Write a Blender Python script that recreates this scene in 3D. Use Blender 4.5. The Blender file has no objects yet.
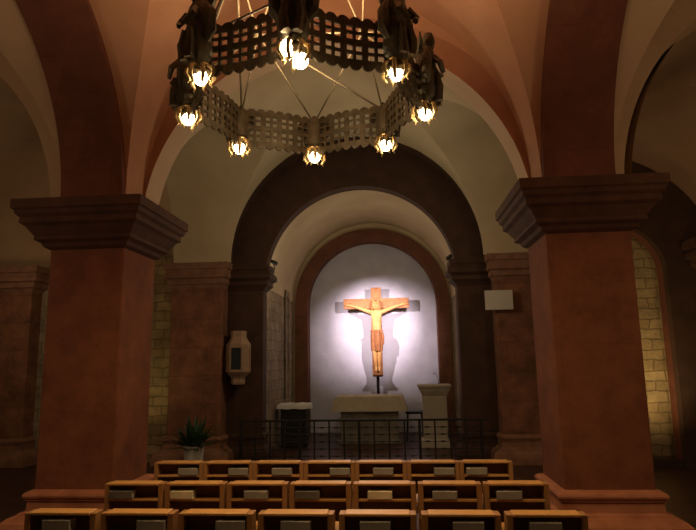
import bpy, bmesh, math, random
from mathutils import Vector, Matrix
random.seed(7)
PI = math.pi
COL = bpy.context.scene.collection

# ------------------------------------------------------------------ materials
def rgb(h, a=1.0): return (h[0], h[1], h[2], a)

def new_mat(name):
    m = bpy.data.materials.new(name); m.use_nodes = True
    nt = m.node_tree; b = nt.nodes['Principled BSDF']
    return m, nt, b

def noise_mat(name, c1, c2, scale=6.0, rough=0.8, bump=0.15, bscale=None, metallic=0.0, stretch=(1, 1, 1), detail=6, spec=0.3, emit=None):
    m, nt, b = new_mat(name); N = nt.nodes; L = nt.links
    tc = N.new('ShaderNodeTexCoord'); mp = N.new('ShaderNodeMapping'); mp.inputs['Scale'].default_value = stretch
    L.new(tc.outputs['Object'], mp.inputs['Vector'])
    n = N.new('ShaderNodeTexNoise'); n.inputs['Scale'].default_value = scale; n.inputs['Detail'].default_value = detail
    L.new(mp.outputs[0], n.inputs['Vector'])
    r = N.new('ShaderNodeValToRGB'); r.color_ramp.elements[0].position = 0.3; r.color_ramp.elements[1].position = 0.72
    r.color_ramp.elements[0].color = rgb(c1); r.color_ramp.elements[1].color = rgb(c2)
    L.new(n.outputs['Fac'], r.inputs[0]); L.new(r.outputs[0], b.inputs['Base Color'])
    b.inputs['Roughness'].default_value = rough; b.inputs['Metallic'].default_value = metallic
    b.inputs['Specular IOR Level'].default_value = spec
    if bump:
        n2 = N.new('ShaderNodeTexNoise'); n2.inputs['Scale'].default_value = bscale or scale * 6; n2.inputs['Detail'].default_value = 5
        L.new(mp.outputs[0], n2.inputs['Vector'])
        bp = N.new('ShaderNodeBump'); bp.inputs['Strength'].default_value = bump; bp.inputs['Distance'].default_value = 0.02
        L.new(n2.outputs['Fac'], bp.inputs['Height']); L.new(bp.outputs[0], b.inputs['Normal'])
    return m

def block_mat(name, c1, c2, cm, bw, bh, mortar=0.006, rough=0.85, bump=0.5, mix=0.5, offset=0.5, warp=0.0, mottling=0.8, cn=None):
    """coursed stone: brick pattern laid over (x+y, z) so that every upright face gets courses"""
    m, nt, b = new_mat(name); N = nt.nodes; L = nt.links
    tc = N.new('ShaderNodeTexCoord'); sp = N.new('ShaderNodeSeparateXYZ'); L.new(tc.outputs['Object'], sp.inputs[0])
    ad = N.new('ShaderNodeMath'); ad.operation = 'ADD'; L.new(sp.outputs[0], ad.inputs[0]); L.new(sp.outputs[1], ad.inputs[1])
    cb = N.new('ShaderNodeCombineXYZ'); L.new(ad.outputs[0], cb.inputs[0]); L.new(sp.outputs[2], cb.inputs[1])
    vec = cb.outputs[0]
    if warp:
        wn = N.new('ShaderNodeTexNoise'); wn.inputs['Scale'].default_value = 3.5; L.new(tc.outputs['Object'], wn.inputs['Vector'])
        sub = N.new('ShaderNodeVectorMath'); sub.operation = 'MULTIPLY_ADD'
        L.new(wn.outputs['Color'], sub.inputs[0]); sub.inputs[1].default_value = (warp,) * 3; L.new(vec, sub.inputs[2]); vec = sub.outputs[0]
    br = N.new('ShaderNodeTexBrick'); L.new(vec, br.inputs['Vector'])
    br.inputs['Scale'].default_value = 1; br.inputs['Brick Width'].default_value = bw; br.inputs['Row Height'].default_value = bh
    br.inputs['Mortar Size'].default_value = mortar; br.inputs['Mortar Smooth'].default_value = 0.4; br.offset = offset
    br.inputs['Color1'].default_value = rgb(c1); br.inputs['Color2'].default_value = rgb(c2); br.inputs['Mortar'].default_value = rgb(cm)
    n = N.new('ShaderNodeTexNoise'); n.inputs['Scale'].default_value = 3.0; n.inputs['Detail'].default_value = 8; n.inputs['Roughness'].default_value = 0.65
    L.new(tc.outputs['Object'], n.inputs['Vector'])
    r = N.new('ShaderNodeValToRGB'); r.color_ramp.elements[0].position = 0.3; r.color_ramp.elements[1].position = 0.75
    lo = 1 - mottling * 0.6
    r.color_ramp.elements[0].color = (lo, lo, lo, 1); r.color_ramp.elements[1].color = rgb(cn) if cn else (1.15, 1.1, 1.05, 1)
    L.new(n.outputs['Fac'], r.inputs[0])
    mx = N.new('ShaderNodeMix'); mx.data_type = 'RGBA'; mx.blend_type = 'MULTIPLY'; mx.inputs[0].default_value = 1
    L.new(br.outputs['Color'], mx.inputs[6]); L.new(r.outputs[0], mx.inputs[7]); L.new(mx.outputs[2], b.inputs['Base Color'])
    b.inputs['Roughness'].default_value = rough; b.inputs['Specular IOR Level'].default_value = 0.2
    n2 = N.new('ShaderNodeTexNoise'); n2.inputs['Scale'].default_value = 28; n2.inputs['Detail'].default_value = 6; L.new(tc.outputs['Object'], n2.inputs['Vector'])
    mm = N.new('ShaderNodeMath'); mm.operation = 'MULTIPLY_ADD'; L.new(br.outputs['Fac'], mm.inputs[0]); mm.inputs[1].default_value = -1.0
    L.new(n2.outputs['Fac'], mm.inputs[2])
    bp = N.new('ShaderNodeBump'); bp.inputs['Strength'].default_value = bump; bp.inputs['Distance'].default_value = 0.015
    L.new(mm.outputs[0], bp.inputs['Height']); L.new(bp.outputs[0], b.inputs['Normal'])
    return m

def glow_mat(name, col, s):
    m, nt, b = new_mat(name)
    b.inputs['Base Color'].default_value = rgb(col); b.inputs['Emission Color'].default_value = rgb(col); b.inputs['Emission Strength'].default_value = s
    return m

M = {}
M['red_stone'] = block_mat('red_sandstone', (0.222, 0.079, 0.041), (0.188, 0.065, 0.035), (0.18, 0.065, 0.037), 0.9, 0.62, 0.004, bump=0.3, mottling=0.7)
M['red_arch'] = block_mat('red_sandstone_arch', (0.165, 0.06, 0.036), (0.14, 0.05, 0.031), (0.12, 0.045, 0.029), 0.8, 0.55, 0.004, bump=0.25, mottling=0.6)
M['trim_stone'] = noise_mat('carved_red_sandstone', (0.17, 0.052, 0.025), (0.28, 0.095, 0.048), 5, 0.8, 0.25)
M['capital_stone'] = noise_mat('dark_carved_sandstone', (0.058, 0.024, 0.014), (0.098, 0.04, 0.023), 5, 0.85, 0.25)  # darker all over than the shaft stone
M['base_stone'] = noise_mat('pale_base_sandstone', (0.28, 0.10, 0.05), (0.42, 0.17, 0.09), 5, 0.75, 0.25)  # paler all over than the shaft stone
M['frame_stone'] = block_mat('niche_frame_sandstone', (0.19, 0.085, 0.055), (0.16, 0.07, 0.045), (0.13, 0.06, 0.04), 0.6, 0.4, 0.005, bump=0.3, mottling=0.6)
M['rear_stone'] = block_mat('pinkish_sandstone', (0.26, 0.125, 0.078), (0.21, 0.098, 0.062), (0.17, 0.085, 0.056), 0.75, 0.5, 0.006, bump=0.6, mottling=0.9, cn=(1.3, 1.2, 1.1))
M['rear_trim'] = noise_mat('pinkish_carved_sandstone', (0.17, 0.08, 0.05), (0.27, 0.14, 0.09), 6, 0.8, 0.25)
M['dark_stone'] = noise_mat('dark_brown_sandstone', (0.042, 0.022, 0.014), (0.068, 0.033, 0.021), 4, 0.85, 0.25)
M['vault_pink'] = noise_mat('reddish_vault_plaster', (0.36, 0.18, 0.108), (0.46, 0.25, 0.155), 1.4, 0.9, 0.12, 14)
M['ring_pink'] = noise_mat('reddish_arch_plaster', (0.30, 0.135, 0.08), (0.37, 0.18, 0.11), 2, 0.9, 0.12, 14)
M['vault_cream'] = noise_mat('cream_vault_plaster', (0.42, 0.33, 0.21), (0.52, 0.42, 0.28), 1.2, 0.9, 0.1, 14)
M['aisle_plaster'] = noise_mat('aisle_vault_plaster', (0.38, 0.25, 0.155), (0.47, 0.32, 0.2), 1.2, 0.9, 0.1, 14)
M['soffit_cream'] = noise_mat('pale_arch_plaster', (0.5, 0.36, 0.25), (0.58, 0.43, 0.31), 2, 0.9, 0.1, 14)
M['niche_plaster'] = noise_mat('pale_lilac_plaster', (0.44, 0.45, 0.57), (0.53, 0.54, 0.66), 3, 0.9, 0.3, 16)
M['rubble'] = block_mat('coursed_rubble_wall', (0.46, 0.36, 0.2), (0.34, 0.25, 0.13), (0.26, 0.2, 0.11), 0.34, 0.17, 0.012, bump=0.9, warp=0.09, mottling=0.9)
M['chancel_wall'] = block_mat('grey_rubble_plaster', (0.33, 0.27, 0.19), (0.29, 0.23, 0.16), (0.25, 0.2, 0.14), 0.4, 0.2, 0.01, bump=0.9, warp=0.12, mottling=0.9)
M['floor'] = block_mat('floor_tiles', (0.2, 0.075, 0.04), (0.16, 0.058, 0.03), (0.07, 0.035, 0.025), 0.5, 0.5, 0.006, rough=0.4, bump=0.2, offset=0.0)
M['oak'] = noise_mat('light_oak', (0.42, 0.21, 0.062), (0.56, 0.3, 0.1), 5, 0.42, 0.08, 60, stretch=(1, 6, 6), spec=0.5)
M['oak_dark'] = noise_mat('brown_oak', (0.115, 0.05, 0.02), (0.165, 0.075, 0.03), 5, 0.5, 0.08, 60, stretch=(1, 6, 6))
M['oak_post'] = noise_mat('oak_posts', (0.25, 0.12, 0.045), (0.35, 0.175, 0.065), 5, 0.45, 0.08, 60, stretch=(6, 6, 1))
M['iron'] = noise_mat('black_wrought_iron', (0.012, 0.011, 0.01), (0.03, 0.026, 0.022), 20, 0.6, 0.2, metallic=0.3)
M['bronze'] = noise_mat('dark_bronze', (0.07, 0.052, 0.03), (0.14, 0.105, 0.062), 16, 0.5, 0.4, 40, metallic=0.35)
M['rodmetal'] = noise_mat('dull_brass_rod', (0.1, 0.078, 0.048), (0.15, 0.12, 0.075), 10, 0.5, 0.0, metallic=0.3)
M['gilt'] = noise_mat('gilt_metal', (0.6, 0.42, 0.18), (0.8, 0.6, 0.3), 12, 0.35, 0.3, 30, metallic=0.8)
M['bulb'] = glow_mat('warm_bulb', (1.0, 0.78, 0.46), 22)
M['bulb_hot'] = glow_mat('warm_bulb_bright', (1.0, 0.8, 0.5), 30)
M['lamp_face'] = glow_mat('spot_lens', (1.0, 0.85, 0.6), 6)
M['cross_wood'] = noise_mat('cross_wood', (0.27, 0.11, 0.042), (0.4, 0.18, 0.07), 4, 0.55, 0.15, 30, stretch=(3, 3, 3))
M['figure_wood'] = noise_mat('carved_pale_wood', (0.46, 0.235, 0.085), (0.6, 0.33, 0.13), 6, 0.5, 0.12, 30)
M['loin'] = noise_mat('carved_brown_cloth', (0.2, 0.075, 0.028), (0.3, 0.12, 0.045), 9, 0.6, 0.3, 30)
M['hair'] = noise_mat('carved_hair', (0.38, 0.2, 0.07), (0.52, 0.3, 0.12), 24, 0.6, 0.5, 60)
M['linen'] = noise_mat('cream_linen', (0.36, 0.3, 0.22), (0.43, 0.37, 0.28), 5, 0.9, 0.2, 40)
M['altar_stone'] = block_mat('grey_altar_stone', (0.2, 0.18, 0.15), (0.17, 0.15, 0.12), (0.12, 0.1, 0.085), 0.5, 0.28, 0.006, bump=0.4)
M['ambo_stone'] = noise_mat('pale_limestone', (0.36, 0.32, 0.26), (0.46, 0.41, 0.33), 5, 0.85, 0.3, 30)
M['black_wood'] = noise_mat('black_wood', (0.012, 0.013, 0.012), (0.025, 0.026, 0.024), 8, 0.5, 0.1)
M['white_cloth'] = noise_mat('white_cover', (0.5, 0.5, 0.48), (0.6, 0.6, 0.57), 5, 0.9, 0.2)
M['leaf'] = noise_mat('dark_leaf', (0.025, 0.055, 0.028), (0.055, 0.11, 0.05), 8, 0.35, 0.0, spec=0.6)
M['pot'] = noise_mat('pale_grey_pot', (0.6, 0.57, 0.54), (0.72, 0.68, 0.64), 6, 0.6, 0.05)
M['soil'] = noise_mat('dark_soil', (0.02, 0.014, 0.01), (0.04, 0.03, 0.02), 20, 0.95, 0.4)
M['lantern'] = noise_mat('painted_wood_case', (0.27, 0.175, 0.115), (0.34, 0.23, 0.155), 8, 0.7, 0.1)
M['lantern_glass'] = noise_mat('dark_glass', (0.018, 0.022, 0.025), (0.03, 0.036, 0.04), 3, 0.12, 0.0, spec=0.6)
M['board'] = noise_mat('white_board', (0.5, 0.47, 0.43), (0.56, 0.53, 0.48), 3, 0.7, 0.0)
M['paper'] = noise_mat('book_pages', (0.62, 0.56, 0.44), (0.72, 0.66, 0.54), 30, 0.85, 0.1, 80, stretch=(1, 1, 8))
M['book_grey'] = noise_mat('grey_book_cover', (0.34, 0.31, 0.26), (0.42, 0.385, 0.33), 10, 0.5, 0.05)
M['book_cream'] = noise_mat('cream_book_cover', (0.55, 0.46, 0.3), (0.65, 0.56, 0.38), 10, 0.5, 0.05)
M['book_spine'] = noise_mat('grey_book_spine', (0.21, 0.19, 0.16), (0.27, 0.245, 0.205), 10, 0.5, 0.05)
M['book_dark'] = noise_mat('dark_book_cover', (0.10, 0.088, 0.076), (0.14, 0.122, 0.105), 10, 0.5, 0.05)
M['dark_fabric'] = noise_mat('dark_metal', (0.02, 0.016, 0.012), (0.035, 0.028, 0.02), 12, 0.5, 0.2, metallic=0.4)

# ------------------------------------------------------------------ mesh helpers
def obj(name, bm, m, parent=None, smooth=None, bevel=0.0, segs=2):
    """link a bmesh as ONE mesh object"""
    bmesh.ops.recalc_face_normals(bm, faces=bm.faces[:])
    me = bpy.data.meshes.new(name); bm.to_mesh(me); bm.free()
    for x in (m if isinstance(m, (list, tuple)) else [m]): me.materials.append(x)
    o = bpy.data.objects.new(name, me); COL.objects.link(o)
    if parent: o.parent = parent
    if bevel:
        b = o.modifiers.new('bevel', 'BEVEL'); b.width = bevel; b.segments = segs; b.limit_method = 'ANGLE'; b.angle_limit = 0.6
    if smooth is not None:
        for p in me.polygons: p.use_smooth = True
        if smooth < 3.0: me.set_sharp_from_angle(angle=smooth)
    return o

def thing(name, label, cat, loc=(0, 0, 0), rotz=0.0, group=None):
    o = bpy.data.objects.new(name, None); COL.objects.link(o)
    o.location = loc; o.rotation_euler = (0, 0, rotz); o.empty_display_size = 0.1
    o['label'] = label; o['category'] = cat
    if group: o['group'] = group
    return o

def tag(o, label, cat, group=None):
    o['label'] = label; o['category'] = cat
    if group: o['group'] = group
    return o

def struct(o): o['kind'] = 'structure'; return o

def box(bm, x0, x1, y0, y1, z0, z1, mat=None, rot=None):
    vs = [Vector((x, y, z)) for x in (x0, x1) for y in (y0, y1) for z in (z0, z1)]
    if rot is not None: vs = [rot @ v for v in vs]
    v = [bm.verts.new(p) for p in vs]
    fs = [(0, 1, 3, 2), (4, 6, 7, 5), (0, 4, 5, 1), (2, 3, 7, 6), (0, 2, 6, 4), (1, 5, 7, 3)]
    for f in fs:
        fc = bm.faces.new([v[i] for i in f])
        if mat is not None: fc.material_index = mat
    return bm

def B(): return bmesh.new()

def tube(bm, pts, r, n=8, caps=True, taper=None):
    """tube through points; r a number or a list"""
    pts = [Vector(p) for p in pts]; rs = r if isinstance(r, (list, tuple)) else [r] * len(pts)
    rings = []
    up = Vector((0, 0, 1))
    prev = None
    for i, p in enumerate(pts):
        if i == 0: d = pts[1] - pts[0]
        elif i == len(pts) - 1: d = pts[-1] - pts[-2]
        else: d = (pts[i + 1] - pts[i - 1])
        d.normalize()
        if prev is None:
            a = d.cross(up)
            if a.length < 1e-3: a = d.cross(Vector((1, 0, 0)))
        else:
            a = prev - d * prev.dot(d)
            if a.length < 1e-4: a = d.cross(up)
        a.normalize(); b = d.cross(a); prev = a
        rings.append([bm.verts.new(p + (a * math.cos(2 * PI * k / n) + b * math.sin(2 * PI * k / n)) * rs[i]) for k in range(n)])
    for i in range(len(rings) - 1):
        for k in range(n):
            bm.faces.new([rings[i][k], rings[i][(k + 1) % n], rings[i + 1][(k + 1) % n], rings[i + 1][k]])
    if caps:
        bm.faces.new(rings[0][::-1]); bm.faces.new(rings[-1])
    return bm

def lathe(bm, prof, n=24, c=(0, 0, 0), sx=1, sy=1, caps=True):
    rings = []
    for r, z in prof:
        rings.append([bm.verts.new((c[0] + r * sx * math.cos(2 * PI * k / n), c[1] + r * sy * math.sin(2 * PI * k / n), c[2] + z)) for k in range(n)])
    for i in range(len(rings) - 1):
        for k in range(n):
            bm.faces.new([rings[i][k], rings[i][(k + 1) % n], rings[i + 1][(k + 1) % n], rings[i + 1][k]])
    if caps: bm.faces.new(rings[0][::-1]); bm.faces.new(rings[-1])
    return bm

def square_rings(bm, x0, x1, y0, y1, prof):
    """mouldings round a rectangular pier: prof = [(offset, z)] from top to bottom"""
    rings = []
    for o, z in prof:
        rings.append([bm.verts.new(p) for p in ((x0 - o, y0 - o, z), (x1 + o, y0 - o, z), (x1 + o, y1 + o, z), (x0 - o, y1 + o, z))])
    for i in range(len(rings) - 1):
        for k in range(4):
            bm.faces.new([rings[i][k], rings[i][(k + 1) % 4], rings[i + 1][(k + 1) % 4], rings[i + 1][k]])
    bm.faces.new(rings[0]); bm.faces.new(rings[-1][::-1])
    return bm

def arch_wall(bm, axis, c, R, zc, a0, a1, ztop, t0, t1, zfoot=None, n=48, ring=0.0):
    """wall with a round arched opening. axis 'x': the arch spans x, thickness t0..t1 in y; 'y': the other way.
    c centre, R radius, zc height of the centre; a0..a1 outer limits of the wall; zfoot lower edge of opening and wall.
    face materials: 0 faces, 1 soffit, 2 ring of voussoirs"""
    def P(a, t, z): return (a, t, z) if axis == 'x' else (t, a, z)
    if zfoot is None: zfoot = zc
    inner = []
    if zfoot < zc: inner.append((c - R, zfoot))
    inner += [(c - R * math.cos(PI * i / n), zc + R * math.sin(PI * i / n)) for i in range(n + 1)]
    if zfoot < zc: inner.append((c + R, zfoot))
    def out_pt(a, z):   # project outwards on the rectangle a0..a1 x zfoot..ztop
        if a <= c - R + 1e-6: return (a0, z)
        if a >= c + R - 1e-6: return (a1, z)
        return None
    mids = inner
    if ring:
        Rr = R + ring
        mids = []
        for a, z in inner:
            if z < zc: mids.append((c + (Rr if a > c else -Rr), z))
            else:
                s = Rr / R; mids.append((c + (a - c) * s, zc + (z - zc) * s))
    outs = []
    m = len(mids)
    for i, (a, z) in enumerate(mids):
        if z <= zc + 1e-6: outs.append((a0 if a < c else a1, z)); continue
        dx, dz = a - c, z - zc
        s = 1e9
        if dx > 1e-9: s = min(s, (a1 - c) / dx)
        if dx < -1e-9: s = min(s, (a0 - c) / dx)
        if dz > 1e-9: s = min(s, (ztop - zc) / dz)
        outs.append((c + dx * s, zc + dz * s))
    cache = {}
    def V(a, t, z):
        k = (round(a, 5), round(t, 5), round(z, 5))
        if k not in cache: cache[k] = bm.verts.new(P(a, t, z))
        return cache[k]
    def F(ps, mi):
        vs = []
        for p in ps:
            v = V(*p)
            if v not in vs: vs.append(v)
        if len(vs) > 2:
            try: f = bm.faces.new(vs); f.material_index = mi
            except ValueError: pass
    for t in (t0, t1):
        for i in range(len(inner) - 1):
            if ring:
                F([(inner[i][0], t, inner[i][1]), (inner[i + 1][0], t, inner[i + 1][1]), (mids[i + 1][0], t, mids[i + 1][1]), (mids[i][0], t, mids[i][1])], 2)
            o0, o1 = outs[i], outs[i + 1]
            ps = [(mids[i][0], t, mids[i][1]), (mids[i + 1][0], t, mids[i + 1][1]), (o1[0], t, o1[1])]
            if abs(o0[0] - o1[0]) > 1e-6 and abs(o0[1] - o1[1]) > 1e-6:   # corner between
                ca = a0 if min(o0[0], o1[0]) <= a0 + 1e-6 else a1
                ps.append((ca, t, ztop))
            ps.append((o0[0], t, o0[1]))
            F(ps, 0)
    for i in range(len(inner) - 1):
        F([(inner[i][0], t0, inner[i][1]), (inner[i + 1][0], t0, inner[i + 1][1]), (inner[i + 1][0], t1, inner[i + 1][1]), (inner[i][0], t1, inner[i][1])], 1)
    # undersides where the wall stands on its piers, and the outer edges
    zf = inner[0][1]
    F([(a0, t0, zf), (inner[0][0], t0, zf), (inner[0][0], t1, zf), (a0, t1, zf)], 0)
    F([(a1, t0, zf), (inner[-1][0], t0, zf), (inner[-1][0], t1, zf), (a1, t1, zf)], 0)
    F([(a0, t0, ztop), (a1, t0, ztop), (a1, t1, ztop), (a0, t1, ztop)], 0)
    return bm

def groin(bm, x0, x1, y0, y1, zs, hx, hy, yflat=None, nx=40, ny=40, xflat=None):
    """groin vault over a bay: two barrels crossing, ceiling = the higher of the two. yflat=(ya,yb): limits of the cross barrel"""
    ya, yb = yflat or (y0, y1)
    xa, xb = xflat or (x0, x1)
    xc, xr = (xa + xb) / 2, (xb - xa) / 2; yc, yr = (ya + yb) / 2, (yb - ya) / 2
    th = [PI / 2 * i / (nx // 2) for i in range(nx // 2 + 1)]
    if hx >= hy:      # cross barrel is lower: its grid follows the crease, the other one gets the rest
        ph = [PI / 2 * i / (ny // 2) for i in range(ny // 2 + 1)]
        th = [math.asin(min(1, hy / hx * math.sin(p))) for p in ph]
        e = th[-1]; th += [e + (PI / 2 - e) * i / 10 for i in range(1, 11)] if PI / 2 - e > 1e-3 else []
    else:
        ph = [math.asin(min(1, hx / hy * math.sin(t))) for t in th]
        e = ph[-1]; ph += [e + (PI / 2 - e) * i / 10 for i in range(1, 11)] if PI / 2 - e > 1e-3 else []
    full = lambda q: [-math.cos(a) for a in q] + [math.cos(a) for a in q[-2::-1]]
    xs = [xc + xr * c for c in full(th)]; ys = [yc + yr * c for c in full(ph)]
    if x0 < xa - 1e-6: xs = [x0, (x0 + xa) / 2] + xs
    if x1 > xb + 1e-6: xs = xs + [(xb + x1) / 2, x1]
    if y0 < ya - 1e-6: ys = [y0, (y0 + ya) / 2] + ys
    if y1 > yb + 1e-6: ys = ys + [(yb + y1) / 2, y1]
    def h(x, y):
        u = max(0, 1 - ((x - xc) / xr) ** 2); v = max(0, 1 - ((y - yc) / yr) ** 2)
        return zs + max(hx * math.sqrt(u), hy * math.sqrt(v))
    g = [[bm.verts.new((x, y, h(x, y))) for y in ys] for x in xs]
    for i in range(len(xs) - 1):
        for j in range(len(ys) - 1):
            a, b, c, d = g[i][j], g[i + 1][j], g[i + 1][j + 1], g[i][j + 1]
            if a.co.z + c.co.z <= b.co.z + d.co.z: bm.faces.new([a, b, c]); bm.faces.new([a, c, d])
            else: bm.faces.new([a, b, d]); bm.faces.new([b, c, d])
    return bm

# ------------------------------------------------------------------ the room
SP = 3.52     # springing height of the arches
XL0, XL1, XR0, XR1 = -3.80, -2.95, 1.59, 2.45
AX = (XL1 + XR0) / 2

bm = B(); box(bm, -9.2, 8.6, -3.2, 15.2, -0.12, 0.0); struct(obj('floor', bm, M['floor']))

CAP = [(0.30, SP), (0.30, 3.42), (0.275, 3.405), (0.265, 3.36), (0.23, 3.33), (0.235, 3.27), (0.19, 3.24), (0.15, 3.18), (0.12, 3.14), (0.125, 3.10), (0.07, 3.07), (0.05, 3.03), (0.0, 3.0)]
BASE = [(0.0, 0.465), (0.04, 0.455), (0.07, 0.44), (0.082, 0.415), (0.075, 0.39), (0.055, 0.38), (0.062, 0.365), (0.042, 0.358), (0.05, 0.26), (0.10, 0.25), (0.105, 0.232), (0.17, 0.215), (0.215, 0.175), (0.24, 0.11), (0.25, 0.0)]

def pillar(x0, x1, y0, y1, mats, cap=CAP, base=BASE, name='pillar'):
    bm = B(); box(bm, x0, x1, y0, y1, 0.0, SP)
    p = struct(obj(name, bm, mats[0], bevel=0.02))
    bm = B(); square_rings(bm, x0, x1, y0, y1, cap); obj('capital', bm, mats[1], p)
    bm = B(); square_rings(bm, x0, x1, y0, y1, base); obj('plinth', bm, mats[2], p, bevel=0.006)
    return p

front = (M['red_stone'], M['capital_stone'], M['base_stone'])
pillar(XL0, XL1, 6.0, 6.83, front)
pillar(XR0, XR1, 6.0, 6.83, front)
rear = (M['rear_stone'], M['rear_trim'], M['rear_trim'])
def shrink(prof, k): return [(o * k, z) for o, z in prof]
RCAP = [(0.16, SP), (0.16, 3.41), (0.12, 3.40), (0.12, 3.34), (0.135, 3.33), (0.135, 3.25), (0.08, 3.23), (0.085, 3.14), (0.04, 3.12), (0.0, 3.06)]
pillar(-4.04, -3.08, 10.1, 10.9, rear, shrink(RCAP, 0.7), shrink(BASE, 0.8))
pillar(1.74, 2.75, 10.1, 10.9, rear, shrink(RCAP, 0.7), shrink(BASE, 0.8))
# inner order of the chancel arch
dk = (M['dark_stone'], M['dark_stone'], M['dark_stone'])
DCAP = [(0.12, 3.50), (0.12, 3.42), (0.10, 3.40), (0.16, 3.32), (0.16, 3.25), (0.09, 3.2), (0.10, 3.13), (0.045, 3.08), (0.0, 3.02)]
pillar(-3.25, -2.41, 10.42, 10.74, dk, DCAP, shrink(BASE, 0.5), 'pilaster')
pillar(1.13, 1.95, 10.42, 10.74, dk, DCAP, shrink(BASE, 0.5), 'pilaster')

# nave vault, arcades, cross arches
bm = B(); groin(bm, XL1, XR0, 1.5, 6.42, SP, 2.62, 2.2, (1.5, 5.98)); struct(obj('ceiling', bm, M['vault_pink'], smooth=0.5))
bm = B(); groin(bm, -4.02, 2.75, 6.76, 10.14, SP, 2.32, 2.05, (6.8, 10.12), 48, 48, (XL1, XR0)); struct(obj('ceiling_choir', bm, M['vault_cream'], smooth=0.5))
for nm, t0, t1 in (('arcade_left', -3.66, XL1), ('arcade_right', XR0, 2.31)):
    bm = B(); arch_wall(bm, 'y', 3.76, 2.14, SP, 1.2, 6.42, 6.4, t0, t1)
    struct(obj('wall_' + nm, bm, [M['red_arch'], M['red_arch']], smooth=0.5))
bm = B(); arch_wall(bm, 'x', AX, 2.27, SP - 0.22, XL0, XR1, 6.5, 6.40, 6.80, zfoot=SP - 0.22, ring=0.3)
struct(obj('wall_nave_arch', bm, [M['vault_pink'], M['soffit_cream'], M['ring_pink']], smooth=0.5))
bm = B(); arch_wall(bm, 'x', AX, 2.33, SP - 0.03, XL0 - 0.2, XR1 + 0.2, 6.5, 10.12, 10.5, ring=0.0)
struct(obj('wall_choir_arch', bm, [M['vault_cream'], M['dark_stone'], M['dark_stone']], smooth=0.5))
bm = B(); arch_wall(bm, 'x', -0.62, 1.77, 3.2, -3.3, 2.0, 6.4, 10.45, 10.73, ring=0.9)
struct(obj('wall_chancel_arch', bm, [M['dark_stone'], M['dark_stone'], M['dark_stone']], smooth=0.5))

# chancel: side walls, barrel vault, end wall with the red framed niche
CXC, CR, CZ = -0.55, 1.93, 3.05
bm = B()
n = 40
prof = [(CXC - CR, 0.0)] + [(CXC - CR * math.cos(PI * i / n), CZ + 0.1 + CR * math.sin(PI * i / n)) for i in range(n + 1)] + [(CXC + CR, 0.0)]
def strip(bm, pr, y0, y1, mi=0):
    a = [bm.verts.new((x, y0, z)) for x, z in pr]; b = [bm.verts.new((x, y1, z)) for x, z in pr]
    for i in range(len(pr) - 1): bm.faces.new([a[i], a[i + 1], b[i + 1], b[i]]).material_index = mi
strip(bm, prof[1:-1], 10.7, 14.05); struct(obj('ceiling_chancel', bm, M['vault_cream'], smooth=0.6))
for nm, x0, x1 in (('wall_left_chancel', CXC - CR - 0.3, CXC - CR), ('wall_right_chancel', CXC + CR, CXC + CR + 0.3)):
    bm = B(); box(bm, x0, x1, 10.7, 14.4, 0, CZ + 0.1); o = struct(obj(nm, bm, M['chancel_wall']))
# narrow blind window recess in the left chancel wall: arched hood standing proud of the wall
bm = B(); arch_wall(bm, 'y', 13.05, 0.2, 3.75 - 0.75, 12.78, 13.32, 3.32, CXC - CR - 0.02, CXC - CR + 0.035, zfoot=0.9)
struct(obj('trim_1', bm, [M['chancel_wall'], M['chancel_wall']]))
bm = B(); arch_wall(bm, 'x', CXC, 1.87, CZ, CXC - 2.3, CXC + 2.3, 5.3, 13.98, 14.05, zfoot=0.0)
struct(obj('wall_back_chancel', bm, [M['vault_cream'], M['vault_cream']], smooth=0.5))
bm = B()
R0, R1 = 1.57, 1.875
inn = [(CXC - R0, 0)] + [(CXC - R0 * math.cos(PI * i / n), CZ + R0 * math.sin(PI * i / n)) for i in range(n + 1)] + [(CXC + R0, 0)]
out = [(CXC - R1, 0)] + [(CXC - R1 * math.cos(PI * i / n), CZ + R1 * math.sin(PI * i / n)) for i in range(n + 1)] + [(CXC + R1, 0)]
rows = [[bm.verts.new((x, y, z)) for x, z in pr] for pr, y in ((out, 14.04), (out, 13.9), (inn, 13.9), (inn, 14.4))]
for a, b in zip(rows, rows[1:]):
    for i in range(len(a) - 1): bm.faces.new([a[i], a[i + 1], b[i + 1], b[i]])
struct(obj('trim_2', bm, M['frame_stone'], smooth=0.5))
bm = B(); box(bm, CXC - 1.9, CXC + 1.9, 14.32, 14.6, 0, 5.1); struct(obj('wall_niche', bm, M['niche_plaster']))

# aisles: vaults, cross arches, end walls
for side, xo, xi, cx, R in (('left', -8.85, -3.66, -6.27, 2.4), ('right', 7.5, 2.31, 4.95, 2.5)):
    a0, a1 = min(xo, xi), max(xo, xi)
    bm = B(); groin(bm, a0, a1, 1.5, 6.1, SP, 2.78, 2.17, (1.5, 5.94), 64, 64); struct(obj('ceiling_aisle_' + side, bm, M['aisle_plaster'], smooth=0.5))
    bm = B(); groin(bm, a0 if side == 'left' else 2.75, -4.02 if side == 'left' else a1, 6.6, 10.3, SP, 2.7, 2.05, (6.8, 10.12), 64, 64); struct(obj('ceiling_far_aisle_' + side, bm, M['aisle_plaster'], smooth=0.5))
    bm = B(); arch_wall(bm, 'x', cx, R, SP - 0.1, a0, a1, 6.4, 6.06, 6.72)
    struct(obj('wall_aisle_arch_' + side, bm, [M['aisle_plaster'], M['aisle_plaster']], smooth=0.5))
    bm = B(); x = a0 if side == 'left' else a1
    box(bm, x - 0.3, x, 1.2, 10.6, 0, 6.3) if side == 'left' else box(bm, x, x + 0.3, 1.2, 10.6, 0, 6.3)
    struct(obj('wall_' + side, bm, M['rubble']))
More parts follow.
